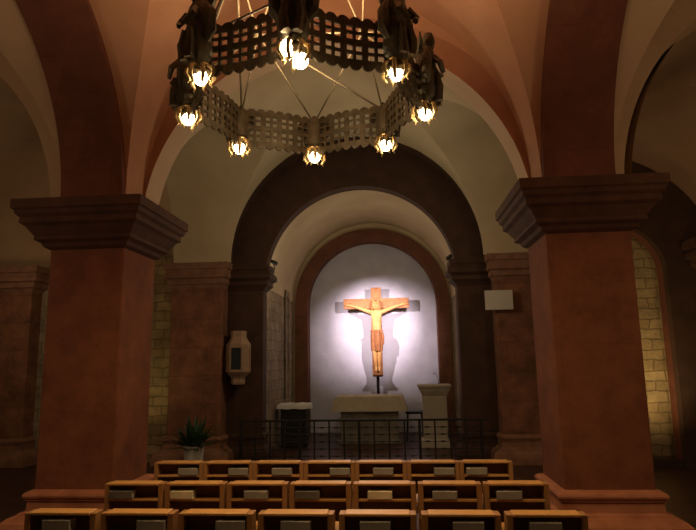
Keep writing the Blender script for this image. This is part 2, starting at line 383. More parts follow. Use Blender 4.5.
# left aisle end wall, of rubble, with a pilaster
bm = B(); box(bm, -8.9, -5.0, 10.3, 10.6, 0, 3.5); struct(obj('wall_back_left', bm, M['chancel_wall']))
bm = B(); box(bm, -8.9, -5.0, 10.3, 10.6, 3.5, 6.3); struct(obj('wall_back_left_plaster', bm, M['aisle_plaster']))
bm = B(); box(bm, -5.0, -4.0, 10.3, 10.6, 0, 6.3); struct(obj('wall_back_left_rubble', bm, M['rubble']))
pillar(-7.75, -6.62, 9.98, 10.45, rear, shrink(RCAP, 1.2), shrink(BASE, 0.8), 'pilaster')
# right aisle end: dark red arch in front of lit rubble
bm = B(); arch_wall(bm, 'x', 3.55, 0.86, 3.05, 2.6, 7.6, 6.3, 9.62, 9.95, zfoot=0.0, ring=0.0)
struct(obj('wall_back_right', bm, [M['aisle_plaster'], M['red_arch']], smooth=0.5))
bm = B(); n2 = 40
Rin, Rout = 0.845, 1.98
i2 = [(3.55 - Rin, 0)] + [(3.55 - Rin * math.cos(PI * i / n2), 3.05 + Rin * math.sin(PI * i / n2)) for i in range(n2 + 1)] + [(3.55 + Rin, 0)]
o2 = [(3.27 - Rout, 0)] + [(3.27 - Rout * math.cos(PI * i / n2), 3.1 + Rout * math.sin(PI * i / n2)) for i in range(n2 + 1)] + [(3.27 + Rout, 0)]
rows = [[bm.verts.new((max(x, 2.62), y, z)) for x, z in pr] for pr, y in ((o2, 9.7), (o2, 9.55), (i2, 9.55), (i2, 9.7))]
for a, b in zip(rows, rows[1:]):
    for i in range(14, len(a) - 1): bm.faces.new([a[i], a[i + 1], b[i + 1], b[i]])
struct(obj('trim_3', bm, M['dark_stone'], smooth=0.5))
bm = B(); box(bm, 2.75, 4.9, 10.0, 10.2, 0, 4.4); struct(obj('wall_back_right_rubble', bm, M['rubble']))
bm = B(); box(bm, 2.71, 4.39, 9.66, 10.0, 0, 0.12); struct(obj('trim_4', bm, M['dark_stone']))
pillar(4.85, 5.9, 9.3, 9.62, front, shrink(RCAP, 1.2), shrink(BASE, 0.6), 'pilaster')
# wall behind the photographer
bm = B(); box(bm, -9.1, 8.0, -3.2, -2.9, 0, 6.4); struct(obj('wall_front', bm, M['vault_cream']))

# ------------------------------------------------------------------ chapel chairs with a book box on the back
CW, CT = 0.472, 0.82
def make_chair():
    t = thing('chapel_chair', 'chair', 'chair')
    w = CW / 2
    for s in (-1, 1):      # side panel = rear leg + box side
        bm = B()
        x0, x1 = (-w, -w + 0.038) if s < 0 else (w - 0.038, w)
        box(bm, x0, x1, 0.0, 0.10, 0.56, CT - 0.006)
        box(bm, x0, x1, 0.04, 0.09, 0.0, 0.56)
        obj('side_panel', bm, M['oak_post'], t, bevel=0.004)
        bm = B(); xa = -w + 0.01 if s < 0 else w - 0.05
        tube(bm, [(xa + 0.02, 0.5, 0.44), (xa + 0.02, 0.52, 0.0)], [0.022, 0.016], 8); obj('leg', bm, M['oak_post'], t, smooth=0.6)
    bm = B(); rot = Matrix.Rotation(math.radians(-3), 3, 'X')
    box(bm, -w + 0.038, w - 0.038, -0.01, 0.10, CT - 0.02, CT); obj('top_rail', bm, M['oak'], t, bevel=0.006, segs=3)
    bm = B(); box(bm, -w + 0.038, w - 0.038, 0.085, 0.10, 0.52, CT - 0.02); obj('backrest', bm, M['oak_dark'], t, bevel=0.004)
    bm = B(); box(bm, -w + 0.038, w - 0.038, 0.01, 0.085, 0.684, 0.7)
    box(bm, -w + 0.038, w - 0.038, 0.0, 0.012, 0.684, 0.702); obj('book_shelf', bm, M['oak'], t, bevel=0.003)
    bm = B(); box(bm, -w + 0.01, w - 0.01, 0.09, 0.54, 0.425, 0.455); obj('seat', bm, M['oak'], t, bevel=0.012)
    bm = B(); box(bm, -w + 0.03, w - 0.03, 0.055, 0.075, 0.36, 0.42); box(bm, -w + 0.02, w - 0.02, 0.49, 0.51, 0.37, 0.42)
    box(bm, -w + 0.025, -w + 0.045, 0.08, 0.5, 0.37, 0.42); box(bm, w - 0.045, w - 0.025, 0.08, 0.5, 0.37, 0.42)
    obj('seat_frame', bm, M['oak_dark'], t, bevel=0.003)
    return t

def dup(root, loc, rotz=0.0):
    r = root.copy(); COL.objects.link(r); r.location = loc; r.rotation_euler = (0, 0, rotz)
    for ch in list(root.children):
        c = ch.copy(); COL.objects.link(c); c.parent = r
        for g in ch.children:
            d = g.copy(); COL.objects.link(d); d.parent = c
    return r

def make_book(cover, w=0.185, d=0.082, h=0.045):
    t = thing('hymn_book', 'book', 'book')
    bm = B()
    box(bm, -w / 2, w / 2, -d / 2, d / 2, 0, 0.004); box(bm, -w / 2, w / 2, -d / 2, d / 2, h - 0.004, h)
    obj('cover', bm, cover, t, bevel=0.0012)
    bm = B(); box(bm, -w / 2, w / 2, -d / 2 - 0.009, -d / 2, 0.0, h); obj('spine', bm, {M['book_cream']: M['book_cream'], M['book_grey']: M['book_spine']}.get(cover, M['book_dark']), t, bevel=0.007, segs=3)
    bm = B(); box(bm, -w / 2 + 0.004, w / 2 - 0.004, -d / 2, d / 2 - 0.005, 0.004, h - 0.004); obj('page_block', bm, M['paper'], t)
    return t

ORD = ['first', 'second', 'third', 'fourth', 'fifth', 'sixth', 'seventh']
ROWS = [('nearest row', 3.70, -2.412, 0.5045), ('middle row', 4.567, -2.322, 0.490), ('farthest row', 5.49, -2.306, 0.475)]
# book: x offset from the chair middle, cover, turn
BOOKS = [[(-0.26, 'g'), (0.01, 'g'), (-0.02, 'g'), (-0.04, 'g'), (-0.04, 'g'), (0.1, 'g'), (0.0, 'g')],
         [(-0.1, 'd'), (-0.12, 'c'), (-0.03, 'g'), (-0.12, 'd'), (-0.06, 'c'), (-0.06, 'g'), (-0.05, 'g')],
         [(0.08, 'g'), (0.13, 'g'), (0.03, 'g'), (0.12, 'g'), (0.02, 'g'), (0.12, 'g'), (-0.09, 'g')]]
CXS = [[54, 150, 234, 295, 375, 469, 547], [119, 177, 255, 306, 380, 445, 510], [187, 243, 281, 340, 383, 448, 477]]
WORD = {'g': 'grey', 'c': 'cream', 'd': 'dark grey'}
BX = [[-2.177, -1.554, -1.022, -0.643, -0.156, 0.403, 0.857], [-2.178, -1.715, -1.103, -0.71, -0.15, 0.333, 0.807], [-1.975, -1.443, -1.086, -0.54, -0.148, 0.437, 0.694]]
chair0 = None; books = {}
for r, (rn, y, x0, pitch) in enumerate(ROWS):
    for i in range(7):
        xc = x0 + pitch * (i + 0.5)
        if chair0 is None: chair0 = make_chair(); c = chair0; c.location = (xc, y, 0)
        else: c = dup(chair0, (xc, y, 0))
        end = ', beside the left pillar' if (i == 0) else (', at the right end' if i == 6 else '')
        c['label'] = 'oak chapel chair with %s book, %s from left in %s' % (WORD[BOOKS[r][i][1]] , ORD[i], rn)
        c['group'] = 'linked chapel chairs in the ' + rn
        cov = BOOKS[r][i][1]
        mat = {'g': M['book_grey'], 'c': M['book_cream'], 'd': M['book_dark']}[cov]
        bx = min(max(BX[r][i], xc - 0.098), xc + 0.098)
        rz = random.uniform(-0.05, 0.05)
        tall = 0.072 if r == 0 else 0.06
        key = (cov, tall)
        if key not in books: b = books[key] = make_book(mat, h=tall); b.location = (bx, y + 0.06, 0.702); b.rotation_euler = (0, 0, rz)
        else: b = dup(books[key], (bx, y + 0.06, 0.702), rz)
        b.location.y = y + 0.036 
        b.location.z = 0.7025
        b['label'] = '%s hymn book in the %s chair from left, %s' % (WORD[cov], ORD[i], rn)
        b['category'] = 'book'; b['group'] = 'hymn books in the ' + rn

# ------------------------------------------------------------------ chandelier
CC = Vector((-0.585, 3.84, 0)); CRAD = 0.845; ZB, ZT = 3.48, 3.79
ch = thing('chandelier', 'large dark openwork ring chandelier with eight figures and glowing bulbs, hanging from the vault', 'chandelier', (CC.x, CC.y, 0))
nodes = []
for k in range(8):
    a = -PI / 2 + 2 * PI * k / 8 + 0.07
    nodes.append(Vector((CRAD * math.cos(a), CRAD * math.sin(a), 0)))
def panel_bm(p, q):
    """openwork band between two figures, bowed a little inwards, pierced with square holes in groups of four"""
    bm = B()
    d = (q - p); ln = d.length; ux = d.normalized(); nrm = Vector((0, 0, 1)).cross(ux)
    mid = (p + q) / 2
    inw = -mid.normalized()
    def W(s, z, t):
        bow = 0.05 * (1 - (2 * s / ln - 1) ** 2)
        return p + ux * s + inw * bow + Vector((0, 0, z)) + nrm * t
    def bar(s0, s1, z0, z1, t=0.006):
        v = [bm.verts.new(W(s, z, tt)) for s in (s0, s1) for tt in (-t, t) for z in (z0, z1)]
        for f in [(0, 1, 3, 2), (4, 6, 7, 5), (0, 4, 5, 1), (2, 3, 7, 6), (0, 2, 6, 4), (1, 5, 7, 3)]: bm.faces.new([v[i] for i in f])
    nc = 8; m0 = 0.05; cw = (ln - 2 * m0) / nc
    bar(0, m0, ZB, ZT); bar(ln - m0, ln, ZB, ZT)
    rowz = [ZB + 0.03, ZB + 0.095, ZB + 0.16, ZB + 0.225, ZT - 0.025]
    for c in range(nc + 1):     # uprights: wide between the groups, thin inside them
        wide = 0.019 if c % 2 == 0 else 0.009
        s = m0 + c * cw
        bar(s - wide, s + wide, ZB + 0.02, ZT - 0.02, 0.008)
    for c in range(nc):
        s = m0 + c * cw
        for j, z in enumerate(rowz):
            hgt = 0.02 if j in (0, 2, 4) else 0.009
            bar(s, s + cw, z - hgt, z + hgt, 0.007)
    # scalloped edges
    ns = 7
    for i in range(ns):
        s = m0 + (ln - 2 * m0) * (i + 0.5) / ns
        for z, sg in ((ZT - 0.02, 1), (ZB + 0.02, -1)):
            ring = [W(s + 0.04 * math.cos(PI * j / 6), z + sg * 0.038 * math.sin(PI * j / 6), tt) for tt in (-0.007, 0.007) for j in range(7)]
            v = [bm.verts.new(x) for x in ring]
            bm.faces.new(v[:7]); bm.faces.new(v[7:])
            for j in range(6): bm.faces.new([v[j], v[j + 1], v[8 + j], v[7 + j]])
    return bm
for k in range(8):
    obj('openwork_panel', panel_bm(nodes[k], nodes[(k + 1) % 8]), M['bronze'], ch)

def figure_bm(seed, big=False, low=False):
    rnd = random.Random(seed); bm = B()
    s = 1.0
    # bracket tower and robed figure in front of it
    lathe(bm, [(0.045, 3.40), (0.085, 3.44), (0.095, 3.50), (0.08, 3.60), (0.085, 3.70), (0.07, 3.78), (0.055, 3.82), (0.03, 3.835)], 10, sx=1.0, sy=0.9)
    lathe(bm, [(0.02, 3.33), (0.045, 3.36), (0.03, 3.40), (0.06, 3.43)], 8)
    # head
    lathe(bm, [(0.015, 3.815), (0.035, 3.83), (0.048, 3.87), (0.046, 3.91), (0.03, 3.945), (0.01, 3.955)], 10, c=(0.0, -0.03, 0))
    # wings / drapery lobes to both sides
    for sg in (-1, 1):
        tube(bm, [(sg * 0.06, 0, 3.52), (sg * 0.105, 0.01, 3.6), (sg * 0.11, 0.01, 3.7), (sg * 0.075, 0, 3.79)], [0.02, 0.042, 0.04, 0.012], 8)
        tube(bm, [(sg * 0.05, -0.05, 3.74), (sg * 0.085, -0.09, 3.68), (sg * 0.03, -0.12, 3.63)], [0.025, 0.022, 0.016], 8)
        tube(bm, [(sg * 0.03, -0.08, 3.42), (sg * 0.045, -0.085, 3.52), (sg * 0.03, -0.075, 3.62)], [0.03, 0.028, 0.02], 8)
    # crest of pointed leaves behind the head
    m = 9 if big else 5
    if low: m = 0
    for i in range(m):
        a = (i / (m - 1) - 0.5) * (1.5 if big else 1.7)
        ln = (0.22 if big else 0.10) * rnd.uniform(0.8, 1.15); c = Vector((0.06 * math.sin(a), 0.045, 3.78))
        tip = c + Vector((math.sin(a), 0.0, math.cos(a))) * (ln + 0.03)
        tube(bm, [c, (c * 0.45 + tip * 0.55), tip], [0.022, 0.016, 0.002], 6)
    if low:
        for v in bm.verts: v.co.z = 3.40 + min(v.co.z - 3.40, 0.36) * 0.75
    for v in bm.verts: v.co += Vector((rnd.uniform(-1, 1), rnd.uniform(-1, 1), rnd.uniform(-1, 1))) * 0.006
    return bm
def rot_to(bm, p):
    a = math.atan2(p.y, p.x) + PI / 2
    bmesh.ops.transform(bm, matrix=Matrix.Translation((p.x * 1.02, p.y * 1.02, 0.13)) @ Matrix.Rotation(a, 4, 'Z'), verts=bm.verts)
    return bm
for k, p in enumerate(nodes):
    f = obj('figure', rot_to(figure_bm(k, k == 0, k in (3, 4, 5)), p), M['bronze'], ch, smooth=0.7)
    # lamp below the figure: leafy holder, bulb
    pin = p * 1.0; DZ = 0.15
    bm = B()
    lathe(bm, [(0.02, 3.43 + DZ), (0.03, 3.40 + DZ), (0.055, 3.385 + DZ), (0.062, 3.39 + DZ), (0.035, 3.405 + DZ), (0.022, 3.43 + DZ)], 12, c=(pin.x, pin.y, 0))
    for j in range(7):
        a = 2 * PI * j / 7 + k; lo = 0.02 * math.sin(j * 2.3 + k)
        d = Vector((math.cos(a), math.sin(a), 0))
        tube(bm, [pin + d * 0.05 + Vector((0, 0, 3.535)), pin + d * 0.082 + Vector((0, 0, 3.51)), pin + d * 0.088 + Vector((0, 0, 3.465 + lo)), pin + d * 0.062 + Vector((0, 0, 3.425 + lo)), pin + d * 0.075 + Vector((0, 0, 3.405 + lo))], [0.012, 0.014, 0.013, 0.009, 0.003], 6)
    tube(bm, [pin + Vector((0, 0, 3.42 + DZ)), (pin.x * 1.06, pin.y * 1.06, 3.45 + DZ)], 0.018, 8)
    h = obj('lamp_holder', bm, M['gilt'], ch, smooth=0.7)
    bulbs = [Vector((pin.x, pin.y, 3.468))]
    if k == 0: bulbs = [Vector((pin.x - 0.03, pin.y - 0.02, 3.50)), Vector((pin.x + 0.03, pin.y + 0.05, 3.455))]
    for c in bulbs:
        bm = B(); lathe(bm, [(0.001, -0.052), (0.024, -0.047), (0.042, -0.022), (0.044, 0.0), (0.038, 0.024), (0.016, 0.04), (0.014, 0.05)], 12, c=c)
        obj('bulb', bm, M['bulb_hot'] if k == 0 else M['bulb'], h, smooth=3.1)
# suspension rods to four knobs and on to the hub under the vault
knobs = []
for j in range(4):
    a = -PI / 2 + 0.07 + PI / 8 + PI / 8 + j * PI / 2
    kp = Vector((0.6 * math.cos(a), 0.6 * math.sin(a), 4.36)); knobs.append(kp)
    bm = B(); lathe(bm, [(0.005, -0.045), (0.03, -0.03), (0.042, 0.0), (0.03, 0.03), (0.005, 0.045)], 12, c=kp); obj('knob', bm, M['rodmetal'], ch, smooth=3.1)
    bm = B(); tube(bm, [kp, Vector((0, 0, 5.2))], 0.007, 6); obj('rod', bm, M['rodmetal'], ch)
for j in range(4):
    bm = B(); tube(bm, [knobs[j], knobs[(j + 1) % 4]], 0.007, 6); obj('rod', bm, M['rodmetal'], ch)
for k, p in enumerate(nodes):
    near = sorted(range(4), key=lambda j: (knobs[j].xy - p.xy).length)[:2]
    for j in near if k % 2 == 0 else near[:2]:
        bm = B(); tube(bm, [Vector((p.x * 0.97, p.y * 0.97, ZT - 0.03)), knobs[j]], 0.008, 6); obj('rod', bm, M['rodmetal'], ch)
    bm = B(); tube(bm, [Vector((p.x * 0.97, p.y * 0.97, ZT - 0.12)), Vector((p.x * 0.97, p.y * 0.97, ZT + 0.03))], [0.018, 0.018], 8); obj('rod_socket', bm, M['bronze'], ch)
bm = B(); lathe(bm, [(0.01, 5.12), (0.06, 5.16), (0.07, 5.2), (0.05, 5.25), (0.02, 5.3)], 12); tube(bm, [(0, 0, 5.28), (0, 0, 5.78)], 0.012, 8); obj('hub', bm, M['bronze'], ch, smooth=0.7)

# ------------------------------------------------------------------ crucifix
KX, KY = -0.445, 14.05
cr = thing('crucifix', 'tall wooden cross on a dark post, standing behind the altar in the lit niche', 'cross', (KX, KY, 0))
bm = B(); box(bm, -0.125, 0.125, -0.05, 0.03, 1.32, 3.47); obj('upright', bm, M['cross_wood'], cr, bevel=0.008)
bm = B(); box(bm, -0.80, 0.80, -0.055, 0.025, 2.95, 3.2); obj('crossbar', bm, M['cross_wood'], cr, bevel=0.008)
bm = B(); box(bm, -0.035, 0.035, -0.03, 0.02, 0.0, 1.40); box(bm, -0.25, 0.25, -0.22, 0.22, 0, 0.06); obj('post', bm, M['dark_fabric'], cr, bevel=0.005)

def skin(name, joints, edges, m, parent, root=0, sub=2):
    me = bpy.data.meshes.new(name)
    me.from_pydata([j[0] for j in joints], edges, [])
    o = bpy.data.objects.new(name, me); COL.objects.link(o); o.parent = parent; me.materials.append(m)
    md = o.modifiers.new('skin', 'SKIN'); md.use_smooth_shade = True
    sv = me.skin_vertices[0].data
    for i, j in enumerate(joints):
        r = j[1]; sv[i].radius = r if isinstance(r, tuple) else (r, r)
        sv[i].use_root = (i == root)
    s = o.modifiers.new('sub', 'SUBSURF'); s.levels = sub; s.render_levels = sub
    return o
F0 = -0.14   # depth of the body in front of the cross
J = [((0, F0, 2.30), (0.125, 0.085)),      # 0 pelvis
     ((0, F0 - 0.005, 2.48), (0.105, 0.075)),  # 1 waist
     ((0, F0, 2.66), (0.135, 0.09)),      # 2 chest
     ((0, F0, 2.83), (0.12, 0.08)),      # 3 upper chest
     ((0, F0 - 0.01, 2.90), (0.05, 0.05)),   # 4 neck
     ((-0.005, F0 - 0.04, 2.965), (0.068, 0.08)),  # 5 jaw
     ((-0.01, F0 - 0.035, 3.06), (0.078, 0.092)),  # 6 skull
     ((-0.01, F0 - 0.03, 3.12), (0.05, 0.06)),  # 7 crown
     ((-0.17, F0 + 0.01, 2.87), 0.055), ((-0.40, F0 + 0.035, 2.965), 0.043), ((-0.60, F0 + 0.06, 3.03), 0.031), ((-0.66, F0 + 0.065, 3.045), (0.022, 0.038)),   # 8-11 left arm
     ((0.17, F0 + 0.01, 2.87), 0.055), ((0.40, F0 + 0.035, 2.965), 0.043), ((0.60, F0 + 0.06, 3.03), 0.031), ((0.66, F0 + 0.065, 3.045), (0.022, 0.038)),    # 12-15
     ((-0.07, F0 - 0.01, 2.18), 0.085), ((-0.055, F0 - 0.05, 1.90), 0.058), ((-0.05, F0 - 0.03, 1.76), 0.052), ((-0.03, F0 + 0.02, 1.54), 0.034), ((-0.03, F0 - 0.05, 1.44), (0.034, 0.028)),  # 16-20
     ((0.07, F0 - 0.01, 2.18), 0.085), ((0.055, F0 - 0.05, 1.90), 0.058), ((0.05, F0 - 0.03, 1.76), 0.052), ((0.045, F0 + 0.02, 1.54), 0.034), ((0.045, F0 - 0.05, 1.44), (0.034, 0.028))]
E = [(0, 1), (1, 2), (2, 3), (3, 4), (4, 5), (5, 6), (6, 7), (3, 8), (8, 9), (9, 10), (10, 11), (3, 12), (12, 13), (13, 14), (14, 15),
     (0, 16), (16, 17), (17, 18), (18, 19), (19, 20), (0, 21), (21, 22), (22, 23), (23, 24), (24, 25)]
# fingers: four and a thumb on each hand
for s, w in ((-1, 11), (1, 15)):
    for q, (dx, dz, ln) in enumerate(((0.03, 0.038, 0.08), (0.035, 0.014, 0.09), (0.034, -0.004, 0.085), (0.03, -0.02, 0.065))):
        a = len(J); J.append(((s * (0.66 + dx), F0 + 0.062, 3.05 + dz), 0.0095)); J.append(((s * (0.66 + dx + ln * 0.55), F0 + 0.05, 3.06 + dz * 1.15), 0.0085)); J.append(((s * (0.66 + dx + ln * 0.9), F0 + 0.03, 3.064 + dz * 1.2), 0.0075))
        E += [(w, a), (a, a + 1), (a + 1, a + 2)]
    a = len(J); J.append(((s * 0.655, F0 + 0.04, 3.085), 0.011)); J.append(((s * 0.68, F0 + 0.015, 3.118), 0.0095)); E += [(w, a), (a, a + 1)]
body = skin('carved_figure', J, E, M['figure_wood'], cr)
body['label'] = 'pale carved wooden figure with outstretched arms'
# face, hair, beard, loincloth
hx, hy, hz = -0.008, KY * 0 + F0 - 0.035, 3.045
bm = B()
tube(bm, [(hx, hy - 0.088, hz + 0.02), (hx, hy - 0.108, hz - 0.018), (hx, hy - 0.09, hz - 0.03)], [0.008, 0.016, 0.008], 8)
for s in (-1, 1):
    lathe(bm, [(0.003, -0.012), (0.013, -0.004), (0.013, 0.004), (0.003, 0.012)], 8, c=(hx + s * 0.03, hy - 0.085, hz + 0.018))
    tube(bm, [(hx + s * 0.012, hy - 0.095, hz + 0.037), (hx + s * 0.048, hy - 0.08, hz + 0.037)], 0.006, 6)
tube(bm, [(hx - 0.022, hy - 0.088, hz - 0.055), (hx, hy - 0.096, hz - 0.053), (hx + 0.022, hy - 0.088, hz - 0.055)], [0.004, 0.008, 0.004], 8)
obj('face', bm, M['figure_wood'], cr, smooth=3.1)
bm = B()
for i in range(26):
    a = PI * (-0.25 + 1.5 * i / 25); x, yb = math.cos(a), math.sin(a)
    px, py = hx + 0.082 * x, hy + 0.02 + 0.085 * yb
    tube(bm, [(hx + 0.02 * x, hy + 0.01 * yb, hz + 0.105), (hx + 0.07 * x, hy + 0.02 + 0.07 * yb, hz + 0.075), (px, py, hz), (hx + 0.092 * x, hy + 0.03 + 0.07 * yb, hz - 0.08), (hx + 0.1 * x, hy + 0.03 + 0.06 * yb, hz - 0.17 + 0.012 * (i % 3))], [0.012, 0.02, 0.02, 0.018, 0.008], 6)
obj('hair', bm, M['hair'], cr, smooth=3.1)
bm = B()
for i in range(7):
    x = (i - 3) / 3
    tube(bm, [(hx + 0.052 * x, hy - 0.065 + 0.02 * abs(x), hz - 0.05), (hx + 0.045 * x, hy - 0.085 + 0.02 * abs(x), hz - 0.085), (hx + 0.02 * x, hy - 0.075, hz - 0.135 + 0.02 * abs(x))], [0.012, 0.018, 0.006], 6)
obj('beard', bm, M['hair'], cr, smooth=3.1)
bm = B(); nn = 40; pr = []
rings = []
for z, rx, ry in ((2.43, 0.118, 0.1), (2.40, 0.13, 0.115), (2.27, 0.14, 0.125), (2.12, 0.138, 0.128), (1.99, 0.135, 0.125), (1.93, 0.13, 0.12)):
    rings.append([bm.verts.new(((rx + 0.012 * math.sin(10 * 2 * PI * k / nn + z * 3)) * math.cos(2 * PI * k / nn), F0 - 0.015 + (ry + 0.012 * math.sin(10 * 2 * PI * k / nn)) * math.sin(2 * PI * k / nn), z + (0.02 * math.sin(4 * PI * k / nn) if z < 1.97 else 0))) for k in range(nn)])
for a, b in zip(rings, rings[1:]):
    for k in range(nn): bm.faces.new([a[k], a[(k + 1) % nn], b[(k + 1) % nn], b[k]])
tube(bm, [(-0.14, F0 - 0.06, 2.41), (0.0, F0 - 0.13, 2.38), (0.14, F0 - 0.06, 2.41)], 0.022, 8)
tube(bm, [(0.12, F0 - 0.08, 2.40), (0.15, F0 - 0.09, 2.27), (0.15, F0 - 0.08, 2.07)], [0.03, 0.035, 0.02], 8)
obj('loincloth', bm, M['loin'], cr, smooth=0.9)
bm = B(); box(bm, -0.11, 0.13, F0 - 0.1, -0.05, 1.36, 1.405); obj('foot_block', bm, M['cross_wood'], cr, bevel=0.006)

# ------------------------------------------------------------------ altar, cloth, ambo, cabinet
al = thing('altar', 'grey stone block altar with dark slab top in front of the cross', 'altar', (-0.6, 12.75, 0))
bm = B(); box(bm, -0.6, 0.62, -0.33, 0.33, 0, 0.86); obj('block', bm, M['altar_stone'], al, bevel=0.01)
bm = B(); box(bm, -0.70, 0.72, -0.38, 0.38, 0.86, 0.955); obj('slab', bm, M['altar_stone'], al, bevel=0.012)
bm = B(); box(bm, -0.66, 0.68, -0.37, 0.37, 0, 0.08); obj('plinth', bm, M['altar_stone'], al, bevel=0.01)
# cloth: top, four hanging sides that flare and wave a little
bm = B(); nn = 96; rings = []
def rect(u, hx, hy):
    u = u % 4.0; k = int(u); f = u - k
    c = [(-1, -1), (1, -1), (1, 1), (-1, 1), (-1, -1)]
    return ((c[k][0] * (1 - f) + c[k + 1][0] * f) * hx, (c[k][1] * (1 - f) + c[k + 1][1] * f) * hy)
for z, gx, gy, wv in ((0.972, 0.60, 0.32, 0), (0.972, 0.70, 0.385, 0), (0.962, 0.715, 0.40, 0.001), (0.9, 0.735, 0.41, 0.004), (0.78, 0.77, 0.42, 0.01), (0.66, 0.80, 0.435, 0.018)):
    rg = []
    for k in range(nn):
        u = 4.0 * k / nn; x, y = rect(u, gx, gy); w = wv * math.sin(u * 19)
        rg.append(bm.verts.new((-0.6 + 0.01 + x + (w if abs(x) > gx - 0.01 else 0), 12.75 + y + (w if abs(y) > gy - 0.01 else 0), z)))
    rings.append(rg)
bm.faces.new(rings[0])
for a, b in zip(rings, rings[1:]):
    for k in range(nn): bm.faces.new([a[k], a[(k + 1) % nn], b[(k + 1) % nn], b[k]])
tag(obj('altar_cloth', bm, M['linen'], smooth=0.6), 'plain cream linen cloth draped over the stone altar', 'cloth')

am = thing('ambo', 'pale stone lectern with flared top and carved front, right of the altar', 'lectern', (0.745, 12.0, 0))
bm = B(); box(bm, -0.235, 0.235, -0.2, 0.2, 0, 1.02); obj('pedestal', bm, M['ambo_stone'], am, bevel=0.012)
bm = B(); square_rings(bm, -0.235, 0.235, -0.2, 0.2, [(0.09, 1.215), (0.09, 1.17), (0.07, 1.15), (0.055, 1.1), (0.02, 1.03), (0.0, 1.0)]); obj('cornice', bm, M['ambo_stone'], am, bevel=0.006)
bm = B(); box(bm, -0.165, 0.165, -0.203, -0.19, 0.53, 0.97)
for r in range(6):     # illegible carved lines in a panel
    x = -0.15
    while x < 0.13:
        w = random.uniform(0.015, 0.04); box(bm, x, min(x + w, 0.15), -0.206, -0.198, 0.93 - r * 0.075, 0.955 - r * 0.075); x += w + 0.014
obj('carved_relief', bm, M['ambo_stone'], am)
bm = B(); square_rings(bm, -0.235, 0.235, -0.2, 0.2, [(0.0, 0.16), (0.05, 0.13), (0.06, 0.0)]); obj('plinth', bm, M['ambo_stone'], am, bevel=0.006)
bm = B(); tube(bm, [(0.1, 0.05, 1.215), (0.1, 0.04, 1.32), (0.06, 0.0, 1.42), (0.0, -0.05, 1.44)], [0.006, 0.005, 0.004, 0.009], 8)
mic = obj('microphone', bm, M['iron'], None, smooth=0.8); mic.location = (0.745, 12.0, 0)
tag(mic, 'thin dark gooseneck microphone on top of the stone lectern', 'microphone')

cb = thing('cabinet', 'black slatted cabinet behind the railing, left of the altar', 'cabinet', (-2.1, 12.0, 0))
bm = B(); box(bm, -0.26, 0.26, -0.2, 0.2, 0.05, 0.80); obj('body', bm, M['black_wood'], cb, bevel=0.008)
bm = B(); box(bm, -0.29, 0.29, -0.22, 0.22, 0.80, 0.83); obj('top', bm, M['black_wood'], cb, bevel=0.008)
bm = B()
for i in range(6): box(bm, -0.235, 0.235, -0.212, -0.2, 0.12 + 0.11 * i, 0.20 + 0.11 * i)
obj('slatted_front', bm, M['black_wood'], cb, bevel=0.006)
for sx in (-1, 1):
    for sy in (-1, 1):
        bm = B(); box(bm, sx * 0.21 - 0.03, sx * 0.21 + 0.03, sy * 0.15 - 0.03, sy * 0.15 + 0.03, 0, 0.05); obj('foot', bm, M['black_wood'], cb)
bm = B(); rings = []
for z, gx, gy in ((0.865, 0.26, 0.2), (0.868, 0.30, 0.235), (0.85, 0.32, 0.25), (0.80, 0.325, 0.255), (0.775, 0.33, 0.26)):
    rings.append([bm.verts.new((-2.1 + rect(4.0 * k / 64, gx, gy)[0], 12.0 + rect(4.0 * k / 64, gx, gy)[1], z + 0.006 * math.sin(k * 0.9))) for k in range(64)])
bm.faces.new(rings[0])
for a, b in zip(rings, rings[1:]):
    for k in range(64): bm.faces.new([a[k], a[(k + 1) % 64], b[(k + 1) % 64], b[k]])
tag(obj('white_cover', bm, M['white_cloth'], smooth=0.7), 'small white cloth lying over the top of the black cabinet', 'cloth')

st = thing('stool', 'low dark stool between the altar and the stone lectern', 'stool', (0.37, 12.95, 0))
bm = B(); box(bm, -0.2, 0.2, -0.18, 0.18, 0.56, 0.62); obj('seat', bm, M['black_wood'], st, bevel=0.015)
for sx in (-1, 1):
    for sy in (-1, 1):
        bm = B(); tube(bm, [(sx * 0.15, sy * 0.13, 0.56), (sx * 0.18, sy * 0.16, 0)], 0.018, 8); obj('leg', bm, M['black_wood'], st)

# ------------------------------------------------------------------ iron railing
RX0, RX1, RY, RZ = -2.66, 1.36, 9.9, 0.74
ra = thing('railing', 'black wrought iron railing with rungs between the bars, closing off the altar', 'railing', (0, RY, 0))
bm = B(); box(bm, RX0 - 0.04, RX1 + 0.12, -0.022, 0.022, RZ - 0.02, RZ + 0.012); obj('top_rail', bm, M['iron'], ra, bevel=0.004)
bm = B(); box(bm, RX0 - 0.02, RX1 + 0.02, -0.015, 0.015, 0.06, 0.085); obj('bottom_rail', bm, M['iron'], ra, bevel=0.003)
nb = 17
for i in range(nb):
    x = RX0 + (RX1 - RX0) * i / (nb - 1); post = i % 4 == 0
    r = 0.022 if post else 0.013
    bm = B(); box(bm, x - r, x + r, -r, r, 0.0 if post else 0.07, RZ - 0.02); obj('post' if post else 'bar', bm, M['iron'], ra)
    if i < nb - 1:
        x1 = RX0 + (RX1 - RX0) * (i + 1) / (nb - 1); bm = B()
        for j in range(5):
            z = 0.16 + 0.115 * j
            tube(bm, [(x, 0, z), (x + 0.07, 0, z), ((x + x1) / 2, 0, z), (x1 - 0.07, 0, z), (x1, 0, z)], [0.005, 0.006, 0.017, 0.006, 0.005], 6)
        obj('spindle_rungs', bm, M['iron'], ra, smooth=0.8)

